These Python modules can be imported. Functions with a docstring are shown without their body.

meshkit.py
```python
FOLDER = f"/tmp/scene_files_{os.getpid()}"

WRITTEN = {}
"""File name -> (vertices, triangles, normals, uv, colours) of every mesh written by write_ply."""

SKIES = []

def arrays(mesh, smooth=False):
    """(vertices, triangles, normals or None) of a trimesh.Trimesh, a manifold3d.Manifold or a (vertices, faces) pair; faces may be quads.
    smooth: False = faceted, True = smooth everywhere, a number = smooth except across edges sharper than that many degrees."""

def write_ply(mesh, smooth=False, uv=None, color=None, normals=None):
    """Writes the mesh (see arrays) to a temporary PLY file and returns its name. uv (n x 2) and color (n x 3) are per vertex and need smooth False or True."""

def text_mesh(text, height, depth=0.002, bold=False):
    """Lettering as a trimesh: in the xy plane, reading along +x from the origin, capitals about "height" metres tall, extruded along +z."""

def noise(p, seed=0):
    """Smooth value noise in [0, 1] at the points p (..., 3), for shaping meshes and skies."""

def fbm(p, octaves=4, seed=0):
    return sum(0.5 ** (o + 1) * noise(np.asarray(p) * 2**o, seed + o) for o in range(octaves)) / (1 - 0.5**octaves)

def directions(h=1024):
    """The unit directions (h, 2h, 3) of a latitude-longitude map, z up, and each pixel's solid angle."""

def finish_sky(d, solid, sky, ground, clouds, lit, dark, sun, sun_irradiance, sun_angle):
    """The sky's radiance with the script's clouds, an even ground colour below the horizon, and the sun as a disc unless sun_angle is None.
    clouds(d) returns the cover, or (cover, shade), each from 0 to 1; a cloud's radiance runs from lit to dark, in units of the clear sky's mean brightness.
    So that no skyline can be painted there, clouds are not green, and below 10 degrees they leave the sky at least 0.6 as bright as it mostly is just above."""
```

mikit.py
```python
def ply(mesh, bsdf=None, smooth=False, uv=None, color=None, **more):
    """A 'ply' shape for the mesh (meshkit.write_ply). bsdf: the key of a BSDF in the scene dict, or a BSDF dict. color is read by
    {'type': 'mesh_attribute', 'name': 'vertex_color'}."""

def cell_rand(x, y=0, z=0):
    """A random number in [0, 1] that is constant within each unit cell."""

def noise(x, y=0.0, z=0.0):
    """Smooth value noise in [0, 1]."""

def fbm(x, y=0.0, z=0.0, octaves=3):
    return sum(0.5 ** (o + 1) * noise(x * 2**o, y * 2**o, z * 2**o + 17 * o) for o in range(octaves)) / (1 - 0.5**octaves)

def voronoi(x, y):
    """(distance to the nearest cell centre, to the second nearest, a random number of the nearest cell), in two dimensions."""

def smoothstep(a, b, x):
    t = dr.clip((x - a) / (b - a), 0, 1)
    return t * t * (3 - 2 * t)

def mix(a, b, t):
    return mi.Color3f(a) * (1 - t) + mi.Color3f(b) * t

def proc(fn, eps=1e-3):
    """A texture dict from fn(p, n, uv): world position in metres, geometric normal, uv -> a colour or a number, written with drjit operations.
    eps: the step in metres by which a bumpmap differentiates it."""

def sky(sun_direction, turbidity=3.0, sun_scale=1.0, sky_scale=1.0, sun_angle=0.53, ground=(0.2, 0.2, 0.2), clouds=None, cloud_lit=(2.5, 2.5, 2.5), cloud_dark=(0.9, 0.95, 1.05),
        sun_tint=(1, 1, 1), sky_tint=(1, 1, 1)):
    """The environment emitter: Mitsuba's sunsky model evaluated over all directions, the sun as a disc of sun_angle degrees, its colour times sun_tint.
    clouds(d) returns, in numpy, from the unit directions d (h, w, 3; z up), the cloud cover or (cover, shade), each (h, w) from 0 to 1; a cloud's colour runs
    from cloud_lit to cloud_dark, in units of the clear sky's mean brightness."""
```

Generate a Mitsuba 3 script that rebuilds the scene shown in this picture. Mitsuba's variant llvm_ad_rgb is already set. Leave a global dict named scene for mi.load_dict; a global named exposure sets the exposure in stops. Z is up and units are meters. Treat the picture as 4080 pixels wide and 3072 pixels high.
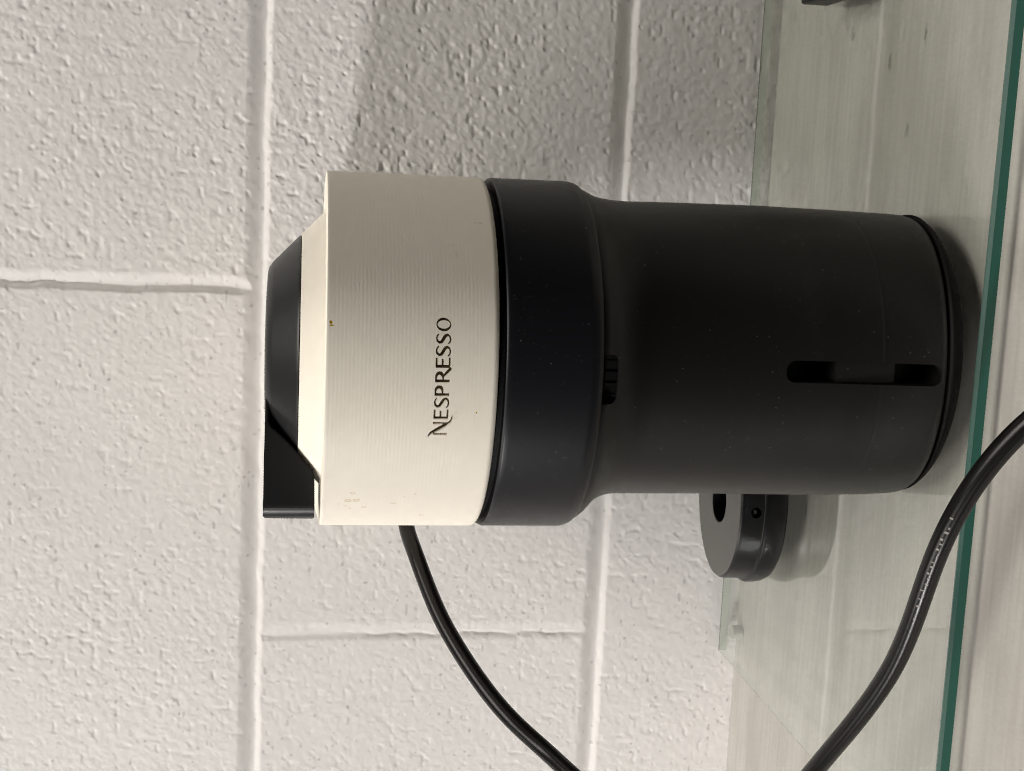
import math, random
import numpy as np, trimesh, mitsuba as mi, drjit as dr, mikit, meshkit
import manifold3d as m3
from shapely.geometry import LineString, Polygon, Point, MultiPoint
from shapely.ops import unary_union
from shapely import affinity
T = mi.ScalarTransform4f
scene, labels = {}, {}
rng = np.random.default_rng(7)

# ---------------------------------------------------------------- camera (the photograph was taken with the phone on its side: world up is image left)
F_, YAW, PITCH, ROLL, DIST, HEIGHT = 5364.65, .1568, .158, -.0204, .7198, .2546
fwd = np.array([-math.sin(YAW)*math.cos(PITCH), math.cos(YAW)*math.cos(PITCH), -math.sin(PITCH)])
right = np.array([math.cos(YAW), math.sin(YAW), 0.]); down = np.cross(fwd, right)
right = math.cos(ROLL)*right + math.sin(ROLL)*down
cam = np.array([0, -DIST, HEIGHT])
scene['camera'] = {'type': 'perspective', 'fov': 2*math.degrees(math.atan(2040/F_)), 'fov_axis': 'x', 'near_clip': .01, 'far_clip': 50.,
                   'to_world': T().look_at(origin=cam.tolist(), target=(cam+fwd).tolist(), up=right.tolist())}
exposure = 0.0
# ---------------------------------------------------------------- lamps, all out of view, placed for the light they give
def lamp(name, pos, target, w, h, rad):
    scene[name] = {'type': 'rectangle', 'to_world': T().look_at(origin=pos, target=target, up=[0.01, 0.02, 1]) @ T().scale([w/2, h/2, 1]),
                   'emitter': {'type': 'area', 'radiance': {'type': 'rgb', 'value': list(rad)}}, 'bsdf': {'type': 'diffuse', 'reflectance': {'type': 'rgb', 'value': .5}}}
C0 = np.array([-.07, -.2, .15])
def at(az_x, az_y, tan_e, d):
    v = np.array([az_x, az_y, 0.]); v /= np.linalg.norm(v); v[2] = tan_e; v /= np.linalg.norm(v)
    return (C0 + v*d).tolist()
warm = np.array([1.0, .955, .875]); cool = np.array([1.0, .972, .95])
lamp('unseen_side_lamp', at(-.857, -.515, .205, 1.6), C0.tolist(), .26, .11, cool*154)  # unseen source on the left, placed for the shadow on the wall
lamp('unseen_ceiling_lamp', [-1.25, -.75, 1.5], [-.1, -.2, .1], .9, .6, warm*6.6)  # unseen panel, placed to light head and tray from upper left
lamp('unseen_ceiling_lamp_001', [.35, -.95, 2.1], [0, -.15, .1], 1.3, .8, warm*8.5)  # unseen panel, placed to light the table and shaded sides
labels['unseen_side_lamp'] = {'label': 'unseen light low on the left, placed to light the wall from the side', 'category': 'lamp', 'kind': 'structure'}
labels['unseen_ceiling_lamp'] = {'label': 'unseen panel up on the left, placed to light the machine and table from above', 'category': 'lamp', 'kind': 'structure'}
labels['unseen_ceiling_lamp_001'] = {'label': 'unseen panel overhead, placed to light the table and the shaded sides', 'category': 'lamp', 'kind': 'structure'}

# ---------------------------------------------------------------- helpers
def rgb(*v): return {'type': 'rgb', 'value': list(v)}
def tag(key, label=None, cat=None, **k):
    d = {}
    if label: d['label'] = label
    if cat: d['category'] = cat
    d.update(k); labels[key] = d
def put(key, mesh, bsdf, smooth=35, **k):
    scene[key] = mikit.ply(mesh, bsdf, smooth=smooth, **k)
def man(mesh):
    return m3.Manifold(m3.Mesh(vert_properties=np.asarray(mesh.vertices, np.float32), tri_verts=np.asarray(mesh.faces, np.uint32)))
def unman(m):
    q = m.to_mesh(); return trimesh.Trimesh(np.asarray(q.vert_properties)[:, :3], np.asarray(q.tri_verts), process=False)
def loft(rows):
    """rows: (n, 2-or-3) rings of points with equal count -> closed mesh with fan caps"""
    rows = np.asarray(rows, float); k, n, _ = rows.shape
    v = rows.reshape(-1, 3)
    i, j = np.meshgrid(np.arange(k-1), np.arange(n), indexing='ij')
    a, b = i*n+j, i*n+(j+1) % n
    f = np.concatenate([np.stack([a, b, b+n], -1).reshape(-1, 3), np.stack([a, b+n, a+n], -1).reshape(-1, 3)])
    c0, c1 = rows[0].mean(0), rows[-1].mean(0)
    v = np.vstack([v, c0, c1]); jj = np.arange(n); o = (k-1)*n
    f = np.vstack([f, np.stack([jj, np.full(n, k*n), (jj+1) % n], 1)[:, [0, 1, 2]][:, [1, 0, 2]][:, [0, 2, 1]], np.stack([o+jj, o+(jj+1) % n, np.full(n, k*n+1)], 1)])
    m = trimesh.Trimesh(v, f, process=False)
    if m.volume < 0: m.invert()
    return m
def fix_loft(rows):
    m = loft(rows); m.merge_vertices(); trimesh.repair.fix_normals(m); return m
def tube(pts, rad, sides=20, sub=8):
    p = np.asarray(pts, float)
    from scipy.interpolate import CubicSpline
    s = np.r_[0, np.cumsum(np.linalg.norm(np.diff(p, axis=0), axis=1))]
    q = CubicSpline(s, p)(np.linspace(0, s[-1], len(p)*sub))
    t = np.gradient(q, axis=0); t /= np.linalg.norm(t, axis=1, keepdims=True)
    up = np.array([0, 0, 1.]); rows, fr = [], []
    for k in range(len(q)):
        up = up - t[k]*(up @ t[k]); up /= np.linalg.norm(up); w = np.cross(t[k], up)
        ang = np.arange(sides)*2*np.pi/sides
        rows.append(q[k] + rad*(np.cos(ang)[:, None]*up + np.sin(ang)[:, None]*w)); fr.append((q[k], t[k], up, w))
    return fix_loft(rows), fr
def rbox(lo, hi, r, seg=12):
    lo, hi = np.array(lo, float), np.array(hi, float)
    s = m3.Manifold.sphere(r, seg)
    return unman(m3.Manifold.batch_hull([s.translate([lo[0]+r if a else hi[0]-r, lo[1]+r if b else hi[1]-r, lo[2]+r if c else hi[2]-r]) for a in (0, 1) for b in (0, 1) for c in (0, 1)]))
def prism(poly, z0, z1):
    g = m3.CrossSection([np.asarray(p.exterior.coords)[:-1] for p in getattr(poly, 'geoms', [poly])] + [np.asarray(h.coords)[:-1] for p in getattr(poly, 'geoms', [poly]) for h in p.interiors], m3.FillRule.EvenOdd)
    return m3.Manifold.extrude(g, z1-z0).translate([0, 0, z0])
sm, noise, fbm, mixc = mikit.smoothstep, mikit.noise, mikit.fbm, mikit.mix

# ---------------------------------------------------------------- materials
def paint_color(p, n, uv):
    a = fbm(p.x*9, p.y*9, p.z*9, 3); b = noise(p.x*420, p.y*420, p.z*420)
    g = sm(.70, .90, noise(p.x*390+5, 1.5, p.z*390))*sm(.35, .6, fbm(p.x*60, 7.5, p.z*60, 2))      # scattered grey specks, in patches
    dots = 0.0
    for sx, sz, r, k in ((-.1285, .2707, .0016, .55), (-.1345, .2700, .0012, .25), (-.1370, .2715, .0010, .22), (-.1655, .2665, .0011, .25), (-.2105, .2795, .0010, .3), (-.30, .315, .0010, .3), (-.115, .352, .0010, .35)):
        d = dr.sqrt(dr.square(p.x-sx) + dr.square(p.z-sz))/r + .7*(noise(p.x*1300, 2.5, p.z*1300)-.5)
        dots = dr.maximum(dots, k*sm(1.2, .5, d))
    return mi.Color3f(.712, .694, .680)*(.945 + .07*a + .05*b)*(1-.28*g)*(1-dots)
scene['paint'] = {'type': 'twosided', 'nested': {'type': 'principled', 'base_color': mikit.proc(paint_color), 'roughness': .55, 'specular': .35}}
def wood_color(p, n, uv):
    warp = fbm(p.x*3.1, p.y*14, 2.0, 3)
    g1 = fbm(p.x*7+warp, p.y*95+warp*4, .5, 3)
    g2 = noise(p.x*34, p.y*620, 3.0)
    g3 = fbm(p.x*22, p.y*30, 9.0, 3)
    fib = noise(p.x*1400, p.y*500, 1.0)
    blot = fbm(p.x*32, p.y*48, 4.0, 3); t = dr.clip(.22*g1 + .17*g2 + .27*g3 + .10*fib + .26*blot, 0, 1)
    c = mixc((.385, .364, .338), (.485, .465, .436), sm(.26, .78, t))
    for kx, ky, rx, ry, s in ((.0655, -.1778, .005, .0016, .5), (.0562, -.1448, .004, .002, .4), (.0263, -.168, .0035, .0025, .35), (.0721, -.1008, .004, .003, .45), (-.12, -.315, .004, .0014, .5), (-.16, -.09, .006, .0012, .3), (.15, -.2, .007, .002, .4)):
        dx, dy = (p.x-kx)/rx, (p.y-ky)/ry
        c = c*(1 - s*sm(1.2, .2, dr.sqrt(dx*dx+dy*dy) + .7*(noise(p.x*500, p.y*900)-.5)))
    return c
scene['wood'] = {'type': 'twosided', 'nested': {'type': 'principled', 'base_color': mikit.proc(wood_color), 'roughness': .5, 'specular': .35}}
def specks(p, cell, thr):
    x, y, z = p.x/cell, p.y/cell, p.z/cell
    r = mikit.cell_rand(dr.floor(x), dr.floor(y), dr.floor(z))
    return dr.select(r > thr, 1.0, 0.0)
def black_color(p, n, uv):
    s = dr.maximum(specks(p, .00042, .9990), .5*specks(p+.0002, .0003, .9980))
    return mixc((.0062, .0060, .0058), (.12, .11, .10), s*.6)
def band_color(p, n, uv):
    s = dr.maximum(specks(p, .00042, .9990), .5*specks(p+.0002, .0003, .9980))
    return mixc((.0068, .0069, .0092), (.14, .14, .14), s*.6)
scene['black_satin'] = {'type': 'twosided', 'nested': {'type': 'principled', 'base_color': mikit.proc(black_color), 'roughness': .42, 'specular': .33}}
scene['black_band'] = {'type': 'twosided', 'nested': {'type': 'principled', 'base_color': mikit.proc(band_color), 'roughness': .40, 'specular': .35}}
scene['black_lid'] = {'type': 'twosided', 'nested': {'type': 'principled', 'base_color': rgb(.011, .011, .012), 'roughness': .36, 'specular': .5}}
scene['black_gloss'] = {'type': 'twosided', 'nested': {'type': 'principled', 'base_color': rgb(.0065, .0058, .0060), 'roughness': .27, 'specular': .27}}
scene['black_tray'] = {'type': 'twosided', 'nested': {'type': 'principled', 'base_color': rgb(.0055, .0055, .0068), 'roughness': .33, 'specular': .33}}
scene['black_matt'] = {'type': 'twosided', 'nested': {'type': 'principled', 'base_color': rgb(.004, .004, .004), 'roughness': .6, 'specular': .2}}
scene['grey_matt'] = {'type': 'twosided', 'nested': {'type': 'principled', 'base_color': rgb(.11, .106, .10), 'roughness': .5, 'specular': .5}}  # grey of the tray top holds painted sheen; the screw shares it
scene['stain_brown'] = {'type': 'twosided', 'nested': {'type': 'principled', 'base_color': rgb(.075, .056, .030), 'roughness': .6, 'specular': .3}}
scene['print_grey'] = {'type': 'twosided', 'nested': {'type': 'principled', 'base_color': rgb(.24, .225, .21), 'roughness': .5}}
AX, AY, ROT = -.0692, -.1996, math.radians(7.6)
STAINS = [(-53.3, .2360, .9, 1.2, 1), (-53.0, .2329, 1.0, 1.2, 1), (-49.1, .2345, .7, 1.0, .7), (-56.5, .2368, .6, .6, .8), (-57.3, .2300, .7, 1.0, .7), (-58.2, .2351, .7, .6, .6),
          (-55.4, .2392, .5, .6, .6), (-54.7, .2197, .4, .9, .8), (-50.9, .2160, .35, .3, 1.2), (-49.3, .2121, .3, .35, 1.2), (-63.4, .2084, .6, .8, .9), (-18.0, .1934, .25, .25, 2.2),
          (7.5, .2439, .55, .5, 1.8), (6.6, .2436, .25, .7, 1.4), (42.4, .1925, .35, 1.6, .9), (30., .201, 1.1, .6, .25), (33., .203, .6, 1.0, .25), (-19., .2006, 1.6, .7, .35)]
def ivory_color(p, n, uv):
    lx = (p.x-AX)*math.cos(ROT) + (p.y-AY)*math.sin(ROT); ly = -(p.x-AX)*math.sin(ROT) + (p.y-AY)*math.cos(ROT)
    th = dr.atan2(lx, -ly)
    c = mi.Color3f(.84, .785, .685)*(.985 + .03*noise(p.x*300, p.y*300, p.z*300))
    w = .5*(noise(p.x*1500, p.y*1500, p.z*1500)-.5)
    for a, z, rs, rz, k in STAINS:
        d = dr.sqrt(dr.square((th-math.radians(a))*67.8/rs) + dr.square((p.z-z)*1000/rz)) + w
        fill = sm(1.15, .85, d); edge = fill*sm(.45, .95, d)
        if k > 1.3: edge = fill*1.2
        c = c*(1 - dr.clip(1.6*k*(.05*fill + .22*edge), 0, .75)*mi.Color3f(.75, 1.0, 1.5))
    return c
scene['ivory'] = {'type': 'twosided', 'nested': {'type': 'principled', 'base_color': mikit.proc(ivory_color), 'roughness': .5, 'specular': .4}}
scene['glass_sheet'] = {'type': 'thindielectric', 'int_ior': 1.52, 'ext_ior': 1.0, 'specular_transmittance': rgb(.95, .975, .95), 'specular_reflectance': rgb(1, 1, 1)}
scene['glass_edge'] = {'type': 'twosided', 'nested': {'type': 'principled', 'base_color': rgb(.009, .088, .065), 'roughness': .25, 'specular': .6}}
scene['glass_bevel'] = {'type': 'twosided', 'nested': {'type': 'principled', 'base_color': rgb(.03, .09, .075), 'roughness': .35, 'specular': .6}}
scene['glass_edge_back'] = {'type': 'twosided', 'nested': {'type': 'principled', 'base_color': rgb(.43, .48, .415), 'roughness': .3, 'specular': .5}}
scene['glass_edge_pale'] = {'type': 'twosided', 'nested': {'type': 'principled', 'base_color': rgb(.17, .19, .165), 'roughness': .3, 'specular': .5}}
scene['clear_rubber'] = {'type': 'twosided', 'nested': {'type': 'principled', 'base_color': rgb(.36, .36, .325), 'roughness': .3, 'specular': .5}}

# ---------------------------------------------------------------- block wall: one continuous painted relief, cut into blocks and mortar
ZJ = [-.1084, .0838, .2759, .4681, .6602, .8524]
BL = .395
def xoff(row): return -.2538 if row % 2 else -.0638      # row 1 = the course between the two bed joints in view
def vjoints(row): return [xoff(row) + k*BL for k in range(-4, 5)]
def vdepth(row, x):
    return .9 if row % 2 == 0 else .28
def joint(s, w_up, w_dn, depth):
    """recess across a joint: long slope on the + side, short crisp one on the - side"""
    t = np.clip(np.where(s > -.3*w_dn, 1-(s+.3*w_dn)/(w_up+.3*w_dn), 1+(s+.3*w_dn)/(.7*w_dn)), 0, 1)
    return depth*t*t*(3-2*t)
BW = .0075
def relief(x, z):
    P = np.stack([x, z, np.zeros_like(x)], -1)
    row = np.searchsorted(ZJ, z)-1
    u = np.clip((x+.19)/.17, 0, 1); u = u*u*(3-2*u)
    rough = np.where(row == 2, .58+.24*u, np.where(row == 1, .42+.52*u, .42+.52*u))
    rough = rough*(.42+.92*meshkit.fbm(P*20, 3, 5))
    n1 = meshkit.fbm(P/.0029, 2, 1)-.5
    n2 = meshkit.noise(P/.00145, 9)
    pit = np.clip((meshkit.noise(P/.0030, 21)-.74)/.26, 0, 1)
    big = np.clip((meshkit.noise(P/.0085, 33)-.86)/.14, 0, 1)*np.clip((meshkit.noise(P/.002, 35))*1.6, 0, 1)
    h = rough*(.00075*n1 + .00038*(n2-.5) - .0010*pit - .0009*big) + .0010*(meshkit.fbm(P/.05, 2, 3)-.5)
    wob = .0022*(meshkit.fbm(P/.011, 3, 8)-.5)
    jd = np.zeros_like(x); jm = np.zeros_like(x)
    for zj in ZJ:
        s = z-zj+wob
        d = joint(s, .0085, .0050, .0029); jd = np.maximum(jd, d); jm = np.maximum(jm, np.clip(d/.0012, 0, 1))
    for r in range(len(ZJ)-1):
        inrow = row == r
        for xj in vjoints(r):
            k = vdepth(r, xj)
            s = (x-xj)+wob
            e = np.clip(np.minimum(z-ZJ[r], ZJ[r+1]-z)/.010, 0, 1); d = joint(s, .0058, .0052, .0030*k)*inrow*(.35+.65*e); jd = np.maximum(jd, d); jm = np.maximum(jm, np.clip(d/.0012, 0, 1))
            if k < 1:      # the painted-over head joint keeps a thin open crack
                c = .0009*np.exp(-((x-xj+.0015+2.2*wob)/.0008)**2)*np.clip(2.6*meshkit.noise(P/.022, 4)-.9, 0, 1)*inrow
                jd = np.maximum(jd, d+c)
    return h*(1-.8*jm) - jd
def lattice(lo, hi, f0, f1, fine, coarse, extra):
    a = [np.arange(lo, f0, coarse), np.arange(f0, f1, fine), np.arange(f1, hi+1e-9, coarse), np.array([lo, hi])]
    g = np.concatenate(a); e = np.array(extra)
    g = g[np.min(np.abs(g[:, None]-e[None]), 1) > fine*.45]
    return np.unique(np.round(np.concatenate([g, e]), 6))
XLO, XHI, ZLO, ZHI = -1.05, .78, -.02, .76
ex = sorted({round(v+d, 6) for r in (0, 1) for v in vjoints(r) for d in (-BW, BW) if XLO < v+d < XHI})
ez = sorted({round(v+d, 6) for v in ZJ for d in (-BW, BW) if ZLO < v+d < ZHI})
XS = lattice(XLO, XHI, -.345, .10, .0007, .004, ex); ZS = lattice(ZLO, ZHI, -.008, .42, .0007, .004, ez)
GX, GZ = np.meshgrid(XS, ZS, indexing='ij')
HH = relief(GX.ravel(), GZ.ravel()).reshape(GX.shape)
def patch(x0, x1, z0, z1):
    i0, i1 = np.searchsorted(XS, [x0-1e-7, x1-1e-7]); j0, j1 = np.searchsorted(ZS, [z0-1e-7, z1-1e-7])
    i1, j1 = min(i1, len(XS)-1), min(j1, len(ZS)-1)
    if i1 <= i0 or j1 <= j0: return None
    X, Z, H = (a[i0:i1+1, j0:j1+1] for a in (GX, GZ, HH)); n, m = X.shape
    v = np.stack([X, -H, Z], -1).reshape(-1, 3)
    i, j = np.meshgrid(np.arange(n-1), np.arange(m-1), indexing='ij'); a = i*m+j
    f = np.concatenate([np.stack([a, a+m, a+m+1], -1).reshape(-1, 3), np.stack([a, a+m+1, a+1], -1).reshape(-1, 3)])
    return trimesh.Trimesh(v, f, process=False)
tag('wall', 'white painted concrete block wall behind the coffee machine', 'wall')
nb = 0; mort = []
for r in range(len(ZJ)-1):
    z0, z1 = max(ZJ[r]+BW, ZLO), min(ZJ[r+1]-BW, ZHI)
    if z1 <= z0: continue
    vj = vjoints(r)
    for a, b in zip(vj[:-1], vj[1:]):
        m = patch(max(a+BW, XLO), min(b-BW, XHI), z0, z1) if min(b-BW, XHI) > max(a+BW, XLO) else None
        if m is not None:
            put('wall__block' + (f'_{nb:03d}' if nb else ''), m, 'paint', True); nb += 1
    for a in vj:
        if XLO < a-BW and a+BW < XHI: mort.append(patch(a-BW, a+BW, z0, z1))
for zj in ZJ:
    m = patch(XLO, XHI, max(zj-BW, ZLO), min(zj+BW, ZHI)) if zj+BW > ZLO and zj-BW < ZHI else None
    if m is not None: mort.append(m)
put('wall__mortar', trimesh.util.concatenate([m for m in mort if m is not None]), 'paint', True)
put('wall__backing', trimesh.creation.box(bounds=[[XLO, .008, -.02], [XHI, .05, ZHI]]), 'paint', False)

# ---------------------------------------------------------------- table and glass sheet
tag('table', 'pale greige wood grain table top under the glass sheet', 'table')
put('table__top', trimesh.creation.box(bounds=[[-1.05, -.37, -.03], [.78, .0, 0.]]), 'wood', False)
GTOP, GTH, GF, GL, GB, GR = .0114, .0050, -.2676, -.2656, -.0030, .62
tag('glass_top', 'clear sheet of glass with a green front edge lying on the wood table', 'glass sheet')
def quad(a, b, c, d): return trimesh.Trimesh(np.array([a, b, c, d], float), [[0, 1, 2], [0, 2, 3]], process=False)
put('glass_top__pane', quad([GL, GF, GTOP], [GR, GF, GTOP], [GR, GB, GTOP], [GL, GB, GTOP]), 'glass_sheet', False)
cf = .0009
def strip(p0, p1, inward, z0, z1, th):
    p0, p1, n = np.array(p0), np.array(p1), np.array(inward)*th
    a, b, c, d = p0, p1, p1+n, p0+n
    v = [[*q, z] for z in (z0, z1) for q in (a, b, c, d)]
    m = trimesh.Trimesh(v, [[0, 2, 1], [0, 3, 2], [4, 5, 6], [4, 6, 7], [0, 1, 5], [0, 5, 4], [1, 2, 6], [1, 6, 5], [2, 3, 7], [2, 7, 6], [3, 0, 4], [3, 4, 7]], process=False)
    trimesh.repair.fix_normals(m); return m
zb, zt = GTOP-GTH, GTOP-.0006
put('glass_top__front_edge', strip([GL, GF-.0004], [GR, GF-.0004], [0, 1], zb, zt-cf, .0008), 'glass_edge', False)
tag('glass_top__front_edge', 'deep green polished front edge of the glass')
put('glass_top__front_bevel', quad([GL, GF-.0004, zt-cf+.0001], [GR, GF-.0004, zt-cf+.0001], [GR, GF+.0008, GTOP], [GL, GF+.0008, GTOP]), 'glass_bevel', False)
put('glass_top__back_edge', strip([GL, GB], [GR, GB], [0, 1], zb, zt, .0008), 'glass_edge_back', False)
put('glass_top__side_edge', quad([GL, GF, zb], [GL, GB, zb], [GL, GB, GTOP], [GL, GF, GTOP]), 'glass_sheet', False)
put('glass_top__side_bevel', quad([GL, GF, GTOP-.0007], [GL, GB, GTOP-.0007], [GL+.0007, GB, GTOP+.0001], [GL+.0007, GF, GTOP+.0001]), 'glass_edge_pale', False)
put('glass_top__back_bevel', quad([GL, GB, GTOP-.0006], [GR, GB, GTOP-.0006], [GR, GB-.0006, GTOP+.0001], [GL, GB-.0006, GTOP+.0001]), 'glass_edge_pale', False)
nbp = 0
for bx, by in ((-.2528, -.0090), (-.2528, -.245), (.60, -.02), (.60, -.245)):
    m = trimesh.creation.cylinder(.0040, zb-.0006, sections=32); m.apply_translation([bx, by, .0003+(zb-.0006)/2])
    put('glass_top__bumper' + (f'_{nbp:03d}' if nbp else ''), m, 'clear_rubber', 40); nbp += 1

# ---------------------------------------------------------------- coffee machine (local frame: x to the right of the view, y away from the camera, z up)
cr, sr = math.cos(ROT), math.sin(ROT)
def world(m):
    m = m.copy(); v = np.array(m.vertices); m.vertices = np.stack([AX+v[:, 0]*cr-v[:, 1]*sr, AY+v[:, 0]*sr+v[:, 1]*cr, v[:, 2]], 1); return m
def local(x, y): x, y = x-AX, y-AY; return np.array([x*cr+y*sr, -x*sr+y*cr])
CM = 'coffee_machine'
tag(CM, 'black and ivory coffee machine with a round head standing on the glass', 'coffee machine')
NT = 320
TH = np.arange(NT)*2*np.pi/NT - np.pi/2
fv = np.array([-.118-AX, -.077-AY]); FLEN = np.linalg.norm(fv); fd = fv/FLEN; fl = np.array([fd[0]*cr+fd[1]*sr, -fd[0]*sr+fd[1]*cr])
def circ(r, cx=0., cy=0.): return np.stack([cx+r*np.cos(TH), cy+r*np.sin(TH)], 1)
def head(r):  # front end is out of view, drawn out to cast the wall shadow
    """plan of the head: round at the back, drawn out to a narrower front (away from the camera)"""
    c, r2 = fl*FLEN, max(r-.0238, .004)
    hull = MultiPoint(np.vstack([circ(r), circ(r2, *c)])).convex_hull.exterior
    co = np.array(hull.coords)
    a, b = co[:-1], co[1:]
    out = []
    for t in TH:
        d = np.array([math.cos(t), math.sin(t)]); e = b-a
        den = d[0]*e[:, 1]-d[1]*e[:, 0]
        with np.errstate(all='ignore'):
            u = (a[:, 0]*e[:, 1]-a[:, 1]*e[:, 0])/den; w = (a[:, 0]*d[1]-a[:, 1]*d[0])/den
        out.append(np.max(np.where((u > 0) & (w >= -1e-6) & (w <= 1+1e-6), u, 0)))
    rr = np.array(out); return np.stack([rr*np.cos(TH), rr*np.sin(TH)], 1)
_hc = {}
def ring(r, z, hull=True):
    k = round(r, 4)
    if hull:
        if k not in _hc: _hc[k] = head(k)
        p = _hc[k] * (1 + (r-k)/k)
    else: p = circ(r)
    return np.column_stack([p, np.full(NT, z)])
# ivory shell of the head, fine rings turned into its side
rows = [ring(.058, .1885), ring(.0640, .1868), ring(.0650, .1862)]
for a in np.linspace(10, 90, 7): rows.append(ring(.0678-.0020+.0020*math.sin(math.radians(a)), .1862+.0020*(1-math.cos(math.radians(a)))))
zz = np.arange(.1884, .2445, .000225)
for z in zz: rows.append(ring(.0678 + .000010*math.cos(2*math.pi*z/.00135)*min(1, (z-.1884)/.004), z))
rows += [ring(.0678, .2450), ring(.06765, .2453), ring(.0672, .2454), ring(.0560, .2454)]
shell = man(fix_loft(rows))
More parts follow.
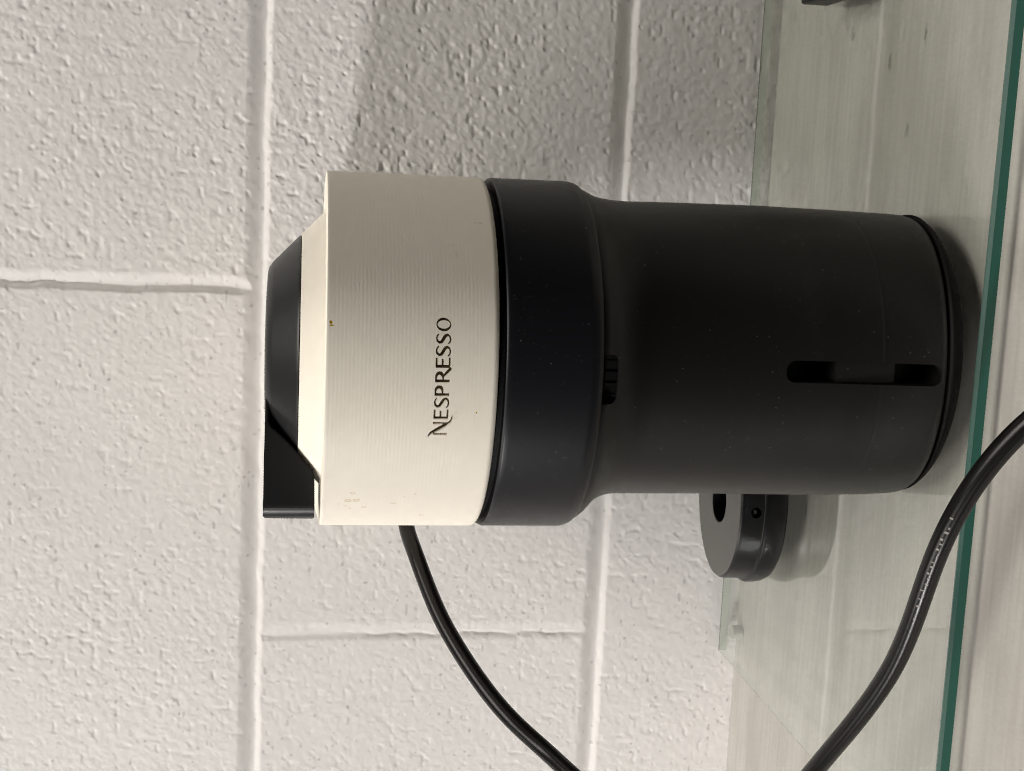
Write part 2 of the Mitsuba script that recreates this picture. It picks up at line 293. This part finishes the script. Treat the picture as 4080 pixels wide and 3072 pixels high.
# lettering, cut into the shell
def st(pts, w, cap=2): return LineString(pts).buffer(w/2, cap_style=cap, join_style=1)
def taper(pts, ws):
    return unary_union([MultiPoint([*Point(*a).buffer(max(u, .02)/2, 6).exterior.coords, *Point(*b).buffer(max(w, .02)/2, 6).exterior.coords]).convex_hull for a, b, u, w in zip(pts[:-1], pts[1:], ws[:-1], ws[1:])])
K, k_ = 1.08, .70
def glyph(ch, x0, x1):
    w = x1-x0; h = 5.1; X = lambda u: x0+u*w; Y = lambda v: v*h
    if ch == 'E': return unary_union([st([(X(.12), 0), (X(.12), h)], K), st([(X(.12), Y(.06)), (X(1), Y(.06))], k_), st([(X(.12), Y(.94)), (X(.96), Y(.94))], k_), st([(X(.12), Y(.53)), (X(.86), Y(.53))], k_)])
    if ch in 'PR':
        t = np.linspace(-90, 90, 15); bow = [(X(.12), Y(.95))] + [(X(.42)+w*.42*math.cos(math.radians(a)), Y(.71)-Y(.24)*math.sin(math.radians(a))) for a in t] + [(X(.12), Y(.47))]
        if ch == 'R': bow = [(x0+(x-x0)*.80, y) for x, y in bow]
        ws = [k_*.9]+[k_*.9+(K-k_*.6)*math.cos(math.radians(a)) for a in t]+[k_*.9]
        g = [st([(X(.12), 0), (X(.12), h)], K), taper(bow, ws)]
        if ch == 'R': g.append(taper([(X(.42), Y(.48)), (X(.98), 0.02)], [K*.8, K*1.05]))
        return unary_union(g)
    if ch == 'S':
        p = [(.92, .84), (.78, .93), (.55, .97), (.28, .93), (.12, .78), (.20, .62), (.50, .50), (.80, .38), (.90, .22), (.74, .07), (.45, .03), (.20, .07), (.06, .16)]
        return taper([(X(a), Y(b)) for a, b in p], [k_*.8, k_*.8, k_*.8, k_, K*.85, K, K*1.1, K, K*.85, k_, k_*.8, k_*.8, k_*.8])
    if ch == 'O':
        o = affinity.scale(Point(0, 0).buffer(1, 32), w/2, h/2+.05); i = affinity.scale(Point(0, 0).buffer(1, 32), w/2-K*.95, h/2-.42)
        return affinity.translate(o.difference(i), x0+w/2, h/2)
glyphs = [(c, a, b) for c, a, b in (('E', -23.9, -20.3), ('S', -19.8, -16.1), ('P', -15.5, -11.8), ('R', -10.85, -5.95), ('E', -5.65, -2.2), ('S', -1.75, 1.8), ('S', 2.5, 6.0), ('O', 6.75, 11.6))]
polys = [glyph(*g) for g in glyphs]
polys.insert(0, unary_union([st([(-29.7, 0), (-29.7, 4.8)], .85), st([(-25.5, .3), (-25.5, 5.15)], .85),
    taper([(-30.8, 6.5), (-30.2, 6.45), (-29.3, 5.7), (-28.4, 4.3), (-27.3, 2.6), (-26.2, .9), (-25.2, -.5), (-24.1, -1.2), (-22.6, -1.35)], [.3, .55, 1.0, 1.4, 1.5, 1.4, 1.0, .7, .35])]))
def wrap(poly, r0, r1):
    parts = []
    for p in getattr(poly, 'geoms', [poly]):
        p = p.simplify(.03)
        if p.area < .02: continue
        m = trimesh.creation.extrude_polygon(p, 1.0, engine='earcut'); v = np.array(m.vertices)
        a = v[:, 0]/67.8; r = r0+(r1-r0)*v[:, 2]
        m.vertices = np.stack([r*np.sin(a), -r*np.cos(a), .2031+v[:, 1]/1000], 1)
        if m.volume < 0: m.invert()
        parts.append(m)
    return parts
letter_m = []
for p in polys:
    cut = wrap(p, .0664, .0690)
    for c in cut:
        try: shell = shell - man(c)
        except Exception as e: print('cut', e)
    letter_m.append(trimesh.util.concatenate(wrap(p.buffer(-.02), .0655, .0667)))
put(CM+'__head_shell', world(unman(shell)), 'ivory', 30)
tag(CM+'__head_shell', 'ivory ring shaped shell of the head with brown drip stains')
for i, m in enumerate(letter_m):
    put(CM+'__head_shell__letter' + (f'_{i:03d}' if i else ''), world(m), 'stain_brown', False)
# ivory bevel under the lid
rows = [ring(.0560, .2440, 0), ring(.0532, .2450, 0), ring(.0526, .2453, 0)] + [ring(.0526-.0089*t, .2453+.0087*t, 0) for t in np.linspace(.02, .97, 12)] + [ring(.0437, .2540, 0), ring(.0433, .25395, 0), ring(.0428, .2532, 0), ring(.0420, .2520, 0)]
put(CM+'__head_collar', world(fix_loft(rows)), 'ivory', 30)
tag(CM+'__head_collar', 'ivory sloping collar between the head and the black lid')
# black lid: cone with a shallow dome
rows = [ring(.0410, .2530, 0), ring(.0427, .2536, 0), ring(.0431, .25445, 0), ring(.0428, .2549, 0)] + [ring(.0428-.0108*t, .2549+.0104*t, 0) for t in np.linspace(.05, .93, 12)]
rows += [ring(.0312, .2656, 0), ring(.0303, .2661, 0), ring(.0290, .26640, 0), ring(.024, .26670, 0), ring(.016, .2669, 0), ring(.006, .26700, 0)]
put(CM+'__lid', world(fix_loft(rows)), 'black_lid', 30)
# lever lying over the lid, its free end beyond the collar on the left
def rrect(x0, x1, y0, y1, r): return Polygon([(x0+r, y0+r), (x1-r, y0+r), (x1-r, y1-r), (x0+r, y1-r)]).buffer(r, 10)
LP = Polygon([(-.004, .2658), (-.0387, .2662), (-.0624, .2662), (-.0632, .2655), (-.0636, .2482), (-.0629, .2475), (-.0571, .2475), (-.0485, .2477), (-.0456, .2485), (-.0439, .2497), (-.042, .2514), (-.04, .253), (-.0381, .2546), (-.035, .2574), (-.0323, .2602), (-.0296, .2634), (-.0285, .2644), (-.0270, .2649), (-.004, .2649)])
def slab(poly, y0, y1):
    q = unman(prism(poly, y0, y1)); v = np.array(q.vertices); q.vertices = v[:, [0, 2, 1]]
    if q.volume < 0: q.invert()
    return man(q)
lev = m3.Manifold()
for d, y in ((0, .0240), (.00012, .0244), (.00030, .0247), (.00060, .0249), (.0010, .0250)): lev = lev + slab(LP.buffer(-d), -y, y)
lev = lev ^ prism(rrect(-.0636, .02, -.025, .025, .0065), .24, .28)
put(CM+'__lever', world(unman(lev)), 'black_lid', 30)
tag(CM+'__lever', 'black lever with a rounded end lying across the lid')
# dark core in the gap, black band below
put(CM+'__gap_core', world(fix_loft([ring(.0630, .1830), ring(.0630, .1890)])), 'black_matt', 30)
rows = [ring(.0600, .1500), ring(.0650, .1490), ring(.0660, .1492), ring(.0668, .1500), ring(.0673, .1511), ring(.0677, .1528)] + [ring(.0678, z) for z in np.linspace(.1535, .1826, 20)] + [ring(.0676, .1833), ring(.0672, .1837), ring(.0655, .1837), ring(.060, .1837)]
put(CM+'__head_band', world(fix_loft(rows)), 'black_band', 30)
tag(CM+'__head_band', 'black band round the head under the ivory shell')
# body
prof = np.array([(.1505, .0640, 0), (.1488, .0650, 0), (.1472, .0648, .0001), (.1456, .0638, .0003), (.1440, .0626, .0008), (.1425, .0614, .0013), (.1410, .0605, .0018), (.1395, .0598, .0022), (.1375, .0591, .0026), (.1350, .0585, .0029), (.1320, .0581, .0031), (.128, .0580, .0031),
    (.11, .0581, .0033), (.0935, .0581, .0034), (.0725, .0582, .0034), (.055, .0580, .0032), (.0435, .0578, .0031)])
FB = np.arange(NT)
def body_ring(r, ox):  # unseen front carried down so the wall is shaded below the head too
    c = fl*.100; co = np.array(MultiPoint(np.vstack([circ(r, ox), circ(max(r-.0335, .01), *c)])).convex_hull.exterior.coords); a, b = co[:-1], co[1:]; e = b-a; out = []
    for t in TH:
        d = np.array([math.cos(t), math.sin(t)]); den = d[0]*e[:, 1]-d[1]*e[:, 0]; g = a-np.array([ox, 0])
        with np.errstate(all='ignore'): u = (g[:, 0]*e[:, 1]-g[:, 1]*e[:, 0])/den; w = (g[:, 0]*d[1]-g[:, 1]*d[0])/den
        out.append(np.max(np.where((u > 0) & (w >= -1e-6) & (w <= 1+1e-6), u, 0)))
    rr = np.array(out); return np.stack([ox+rr*np.cos(TH), rr*np.sin(TH)], 1)
LIFT = .0056*np.clip(-np.sin(TH), 0, 1)**1.6          # the lower edge rises towards the viewer
def body_rows(pr): return [np.column_stack([body_ring(r, ox) + np.array([0, -.0040*min(max((.065-z)/.050, 0), 1)]), z + (LIFT-.0042)*np.clip((.042-z)/.026, 0, 1)]) for z, r, ox in pr]
zs = np.concatenate([prof[:12, 0], np.linspace(.122, .0435, 26)])
pr = [(z, np.interp(-z, -prof[:, 0], prof[:, 1]), np.interp(-z, -prof[:, 0], prof[:, 2])) for z in zs]
lowp = [(.0430, .0578, .0031), (.0426, .05765, .0031), (.0422, .05765, .0031), (.0419, .0577, .0031), (.0415, .0577, .0031), (.0376, .0576, .0031), (.030, .0573, .0031), (.024, .0570, .0032), (.0205, .0567, .0032), (.0190, .0564, .0032), (.0175, .0558, .0032), (.0165, .0550, .0032), (.0159, .0540, .0032), (.0157, .0525, .0032)]
body = man(fix_loft(body_rows(pr + lowp)))
def slotbox(a0, a1, z0, z1, r_in, r_out, rr, ox=.0031):
    """a rounded slot cut radially into the side at angles a0..a1 (degrees to the right of the view)"""
    am = math.radians((a0+a1)/2); w = math.radians(a1-a0)*.058; c = Polygon([(-w/2, z0), (w/2, z0), (w/2, z1), (-w/2, z1)]).buffer(-rr).buffer(rr, 8)
    m = prism(c, 0, r_out-r_in)        # x = across, y = height, z = outwards
    o = np.array([math.sin(am), -math.cos(am)]); s = np.array([math.cos(am), math.sin(am)])
    q = unman(m); v = np.array(q.vertices); d = r_in+v[:, 2]
    q.vertices = np.stack([ox+s[0]*v[:, 0]+o[0]*d, s[1]*v[:, 0]+o[1]*d, v[:, 1]], 1)
    if q.volume < 0: q.invert()
    return man(q)
body = body - slotbox(-11.4, -3.4, .0385, .0588, .0556, .070, .0002)
body = body - slotbox(-11.4, -3.4, .0592-.0004, .0793, .0430, .070, .0036)
body = body - slotbox(-11.4, -3.4, .0592-.0004, .0640, .0430, .070, .0002)
body = body - slotbox(-11.4, -3.4, .0200, .0385, .0430, .070, .0036)
body = body - slotbox(-11.4, -3.4, .0340, .0386, .0430, .070, .0002)
body = body - slotbox(-17.6, -.2, .1430, .1520, .0612, .072, .0026, .0012)
put(CM+'__body', world(unman(body)), 'black_satin', 30)
tag(CM+'__body', 'black cylindrical body with a vertical slot')
sl = slotbox(-10.6, -3.45, .0375, .0602, .0480, .0573, .0006)
put(CM+'__slot_plate', world(unman(sl)), 'black_satin', 30)
for i, a in enumerate((-16.2, -14.4, -10.6, -6.8, -3.0, -1.2)):
    put(CM+'__vent_rib' + (f'_{i:03d}' if i else ''), world(unman(slotbox(a-.28, a+.28, .1434, .1500, .0550, .0622 if i in (0, 5) else .0619, .0001, .0012))), 'black_satin', 30)
foot = fix_loft([np.column_stack([circ(r, .0040, -.0032), z + (LIFT-.0042)*np.clip((z-.0122)/.003, 0, 1)]) for z, r in ((GTOP+.0001, .0540), (GTOP+.0001, .0553), (GTOP+.0006, .0560), (.0140, .0562), (.0152, .0556), (.0159, .0520))])
put(CM+'__foot_ring', world(foot), 'black_matt', 30)
tag(CM+'__foot_ring', 'dull black ring the body stands on')
# hidden front: spout under the head, arm to the drip tray
tc = local(-.1578, -.0618)
sp = trimesh.creation.cylinder(.013, .03, sections=48); sp.apply_translation([*(fl*.110), .137]); put(CM+'__spout', world(sp), 'black_satin', 30)
arm = rbox([-.135, -.105, GTOP+.0005], [-.105, -.058, .026], .004); arm.vertices = np.array([[*local(*q[:2]), q[2]] for q in arm.vertices])
if arm.volume < 0: arm.invert()
put(CM+'__tray_arm', world(arm), 'black_satin', 30)
# drip tray: oval, top with a round hole, its overhead sheen painted in as grey, notch, fuller lower half with a rounded bottom
NE = 128; TE = np.arange(NE)*2*np.pi/NE
def oval(k, z): return np.column_stack([tc[0]+.0440*k*np.cos(TE), tc[1]+.0355*k*np.sin(TE), np.full(NE, z)])
TB = GTOP+.0004
tr = [oval(.86, TB), oval(.97, TB+.0002), oval(1.015, TB+.0014), oval(1.045, TB+.0042), oval(1.058, TB+.0080), oval(1.058, TB+.0110), oval(1.050, TB+.0120), oval(1.026, TB+.0124), oval(1.014, TB+.0129), oval(1.010, .0345), oval(1.004, .0359), oval(.985, .0367)]
holec = local(-.1619, -.0632)
hole = m3.Manifold.cylinder(.05, .0112, .0112, 64).translate([holec[0], holec[1], .022])
tray = man(fix_loft(tr)) - hole
rc = trimesh.creation.cylinder(.0028, .010, sections=32); rc.apply_transform(trimesh.transformations.rotation_matrix(math.pi/2, [1, 0, 0]))
sx = local(-.1601, -.0951)[0]; sp_ = np.array([sx, tc[1]-.0355*1.01*math.sqrt(1-((sx-tc[0])/.0444)**2)]); rc.apply_translation([sp_[0], sp_[1], .0288]); tray = tray - man(rc)
put(CM+'__drip_tray', world(unman(tray)), 'black_tray', 30)
tag(CM+'__drip_tray', 'black round drip tray beside the base with a hole in its top')
cap = trimesh.util.concatenate([trimesh.creation.extrude_polygon(Polygon(np.column_stack([tc[0]+.0440*.985*np.cos(TE), tc[1]+.0355*.985*np.sin(TE)])).difference(Point(*holec).buffer(.0116, 32)), .0006, engine='earcut')])
cap.apply_translation([0, 0, .0364]); put(CM+'__drip_tray__grid', world(cap), 'grey_matt', 30)
tag(CM+'__drip_tray__grid', 'flat top of the drip tray with the overhead sheen painted in as grey')
scw = trimesh.creation.cylinder(.0009, .003, sections=20); scw.apply_transform(trimesh.transformations.rotation_matrix(math.pi/2, [1, 0, 0])); scw.apply_translation([sp_[0], sp_[1]+.0035, .0288]); put(CM+'__drip_tray__screw', world(scw), 'grey_matt', 30)
# power cord: out behind the head, down to the left, round and back across the front edge of the glass
cord = [(-.155, -.060, .198), (-.164, -.066, .2005), (-.1736, -.0743, .2), (-.1806, -.0867, .1976), (-.1925, -.1002, .1927), (-.2067, -.1145, .1859), (-.2194, -.1288, .1773), (-.2308, -.143, .1676), (-.2409, -.1574, .1562), (-.2498, -.1719, .1425), (-.2545, -.186, .1335),
        (-.268, -.206, .109), (-.288, -.216, .080), (-.300, -.213, .058), (-.282, -.207, .0495), (-.255, -.2133, .0465), (-.2371, -.2261, .0442), (-.2204, -.2381, .0409), (-.2045, -.249, .0375), (-.1892, -.2588, .0346), (-.1743, -.2675, .0326),
        (-.1596, -.275, .0319), (-.1453, -.2816, .0319), (-.1315, -.2873, .0317), (-.1184, -.2926, .0307), (-.1062, -.2974, .0285), (-.0949, -.302, .0252), (-.0845, -.3065, .0209), (-.0752, -.311, .0158), (-.0669, -.3157, .0103), (-.0590, -.3206, .0063), (-.035, -.332, .0042), (.01, -.345, .0042), (.06, -.355, .0042)]
cm, frames = tube(cord, .0039)
put(CM+'__power_cord', cm, 'black_gloss', 50)
tag(CM+'__power_cord', 'black power cord looping from the head across the glass edge')
glp = []
for k, (q, t, up, w) in enumerate(frames):
    if not (-.150 < q[0] < -.108 and q[1] < -.24): continue
    tocam = cam-q; tocam -= t*(tocam @ t); tocam /= np.linalg.norm(tocam); sidev = np.cross(t, tocam)
    for j in range(2):
        if rng.random() < .35: continue
        o = q + t*(rng.random()-.5)*.0016 + tocam*.00385 + sidev*(rng.random()-.5)*.0011
        b = trimesh.creation.box([.0003+.0006*rng.random(), .0004+.0010*rng.random(), .0003])
        b.apply_transform(np.block([[np.stack([t, sidev, tocam], 1), o[:, None]], [np.zeros((1, 3)), np.ones((1, 1))]])); glp.append(b)
put(CM+'__power_cord__print', trimesh.util.concatenate(glp), 'print_grey', False)
tag(CM+'__power_cord__print', 'worn pale print along the cord', kind='stuff')
# dark thing that just enters at the right edge of the glass
put('dark_box', rbox([.0850, -.136, GTOP+.0002], [.150, -.096, GTOP+.014], .0015), 'black_satin', 30)
tag('dark_box', 'low black box just entering the frame on the right of the glass', 'plug adapter')
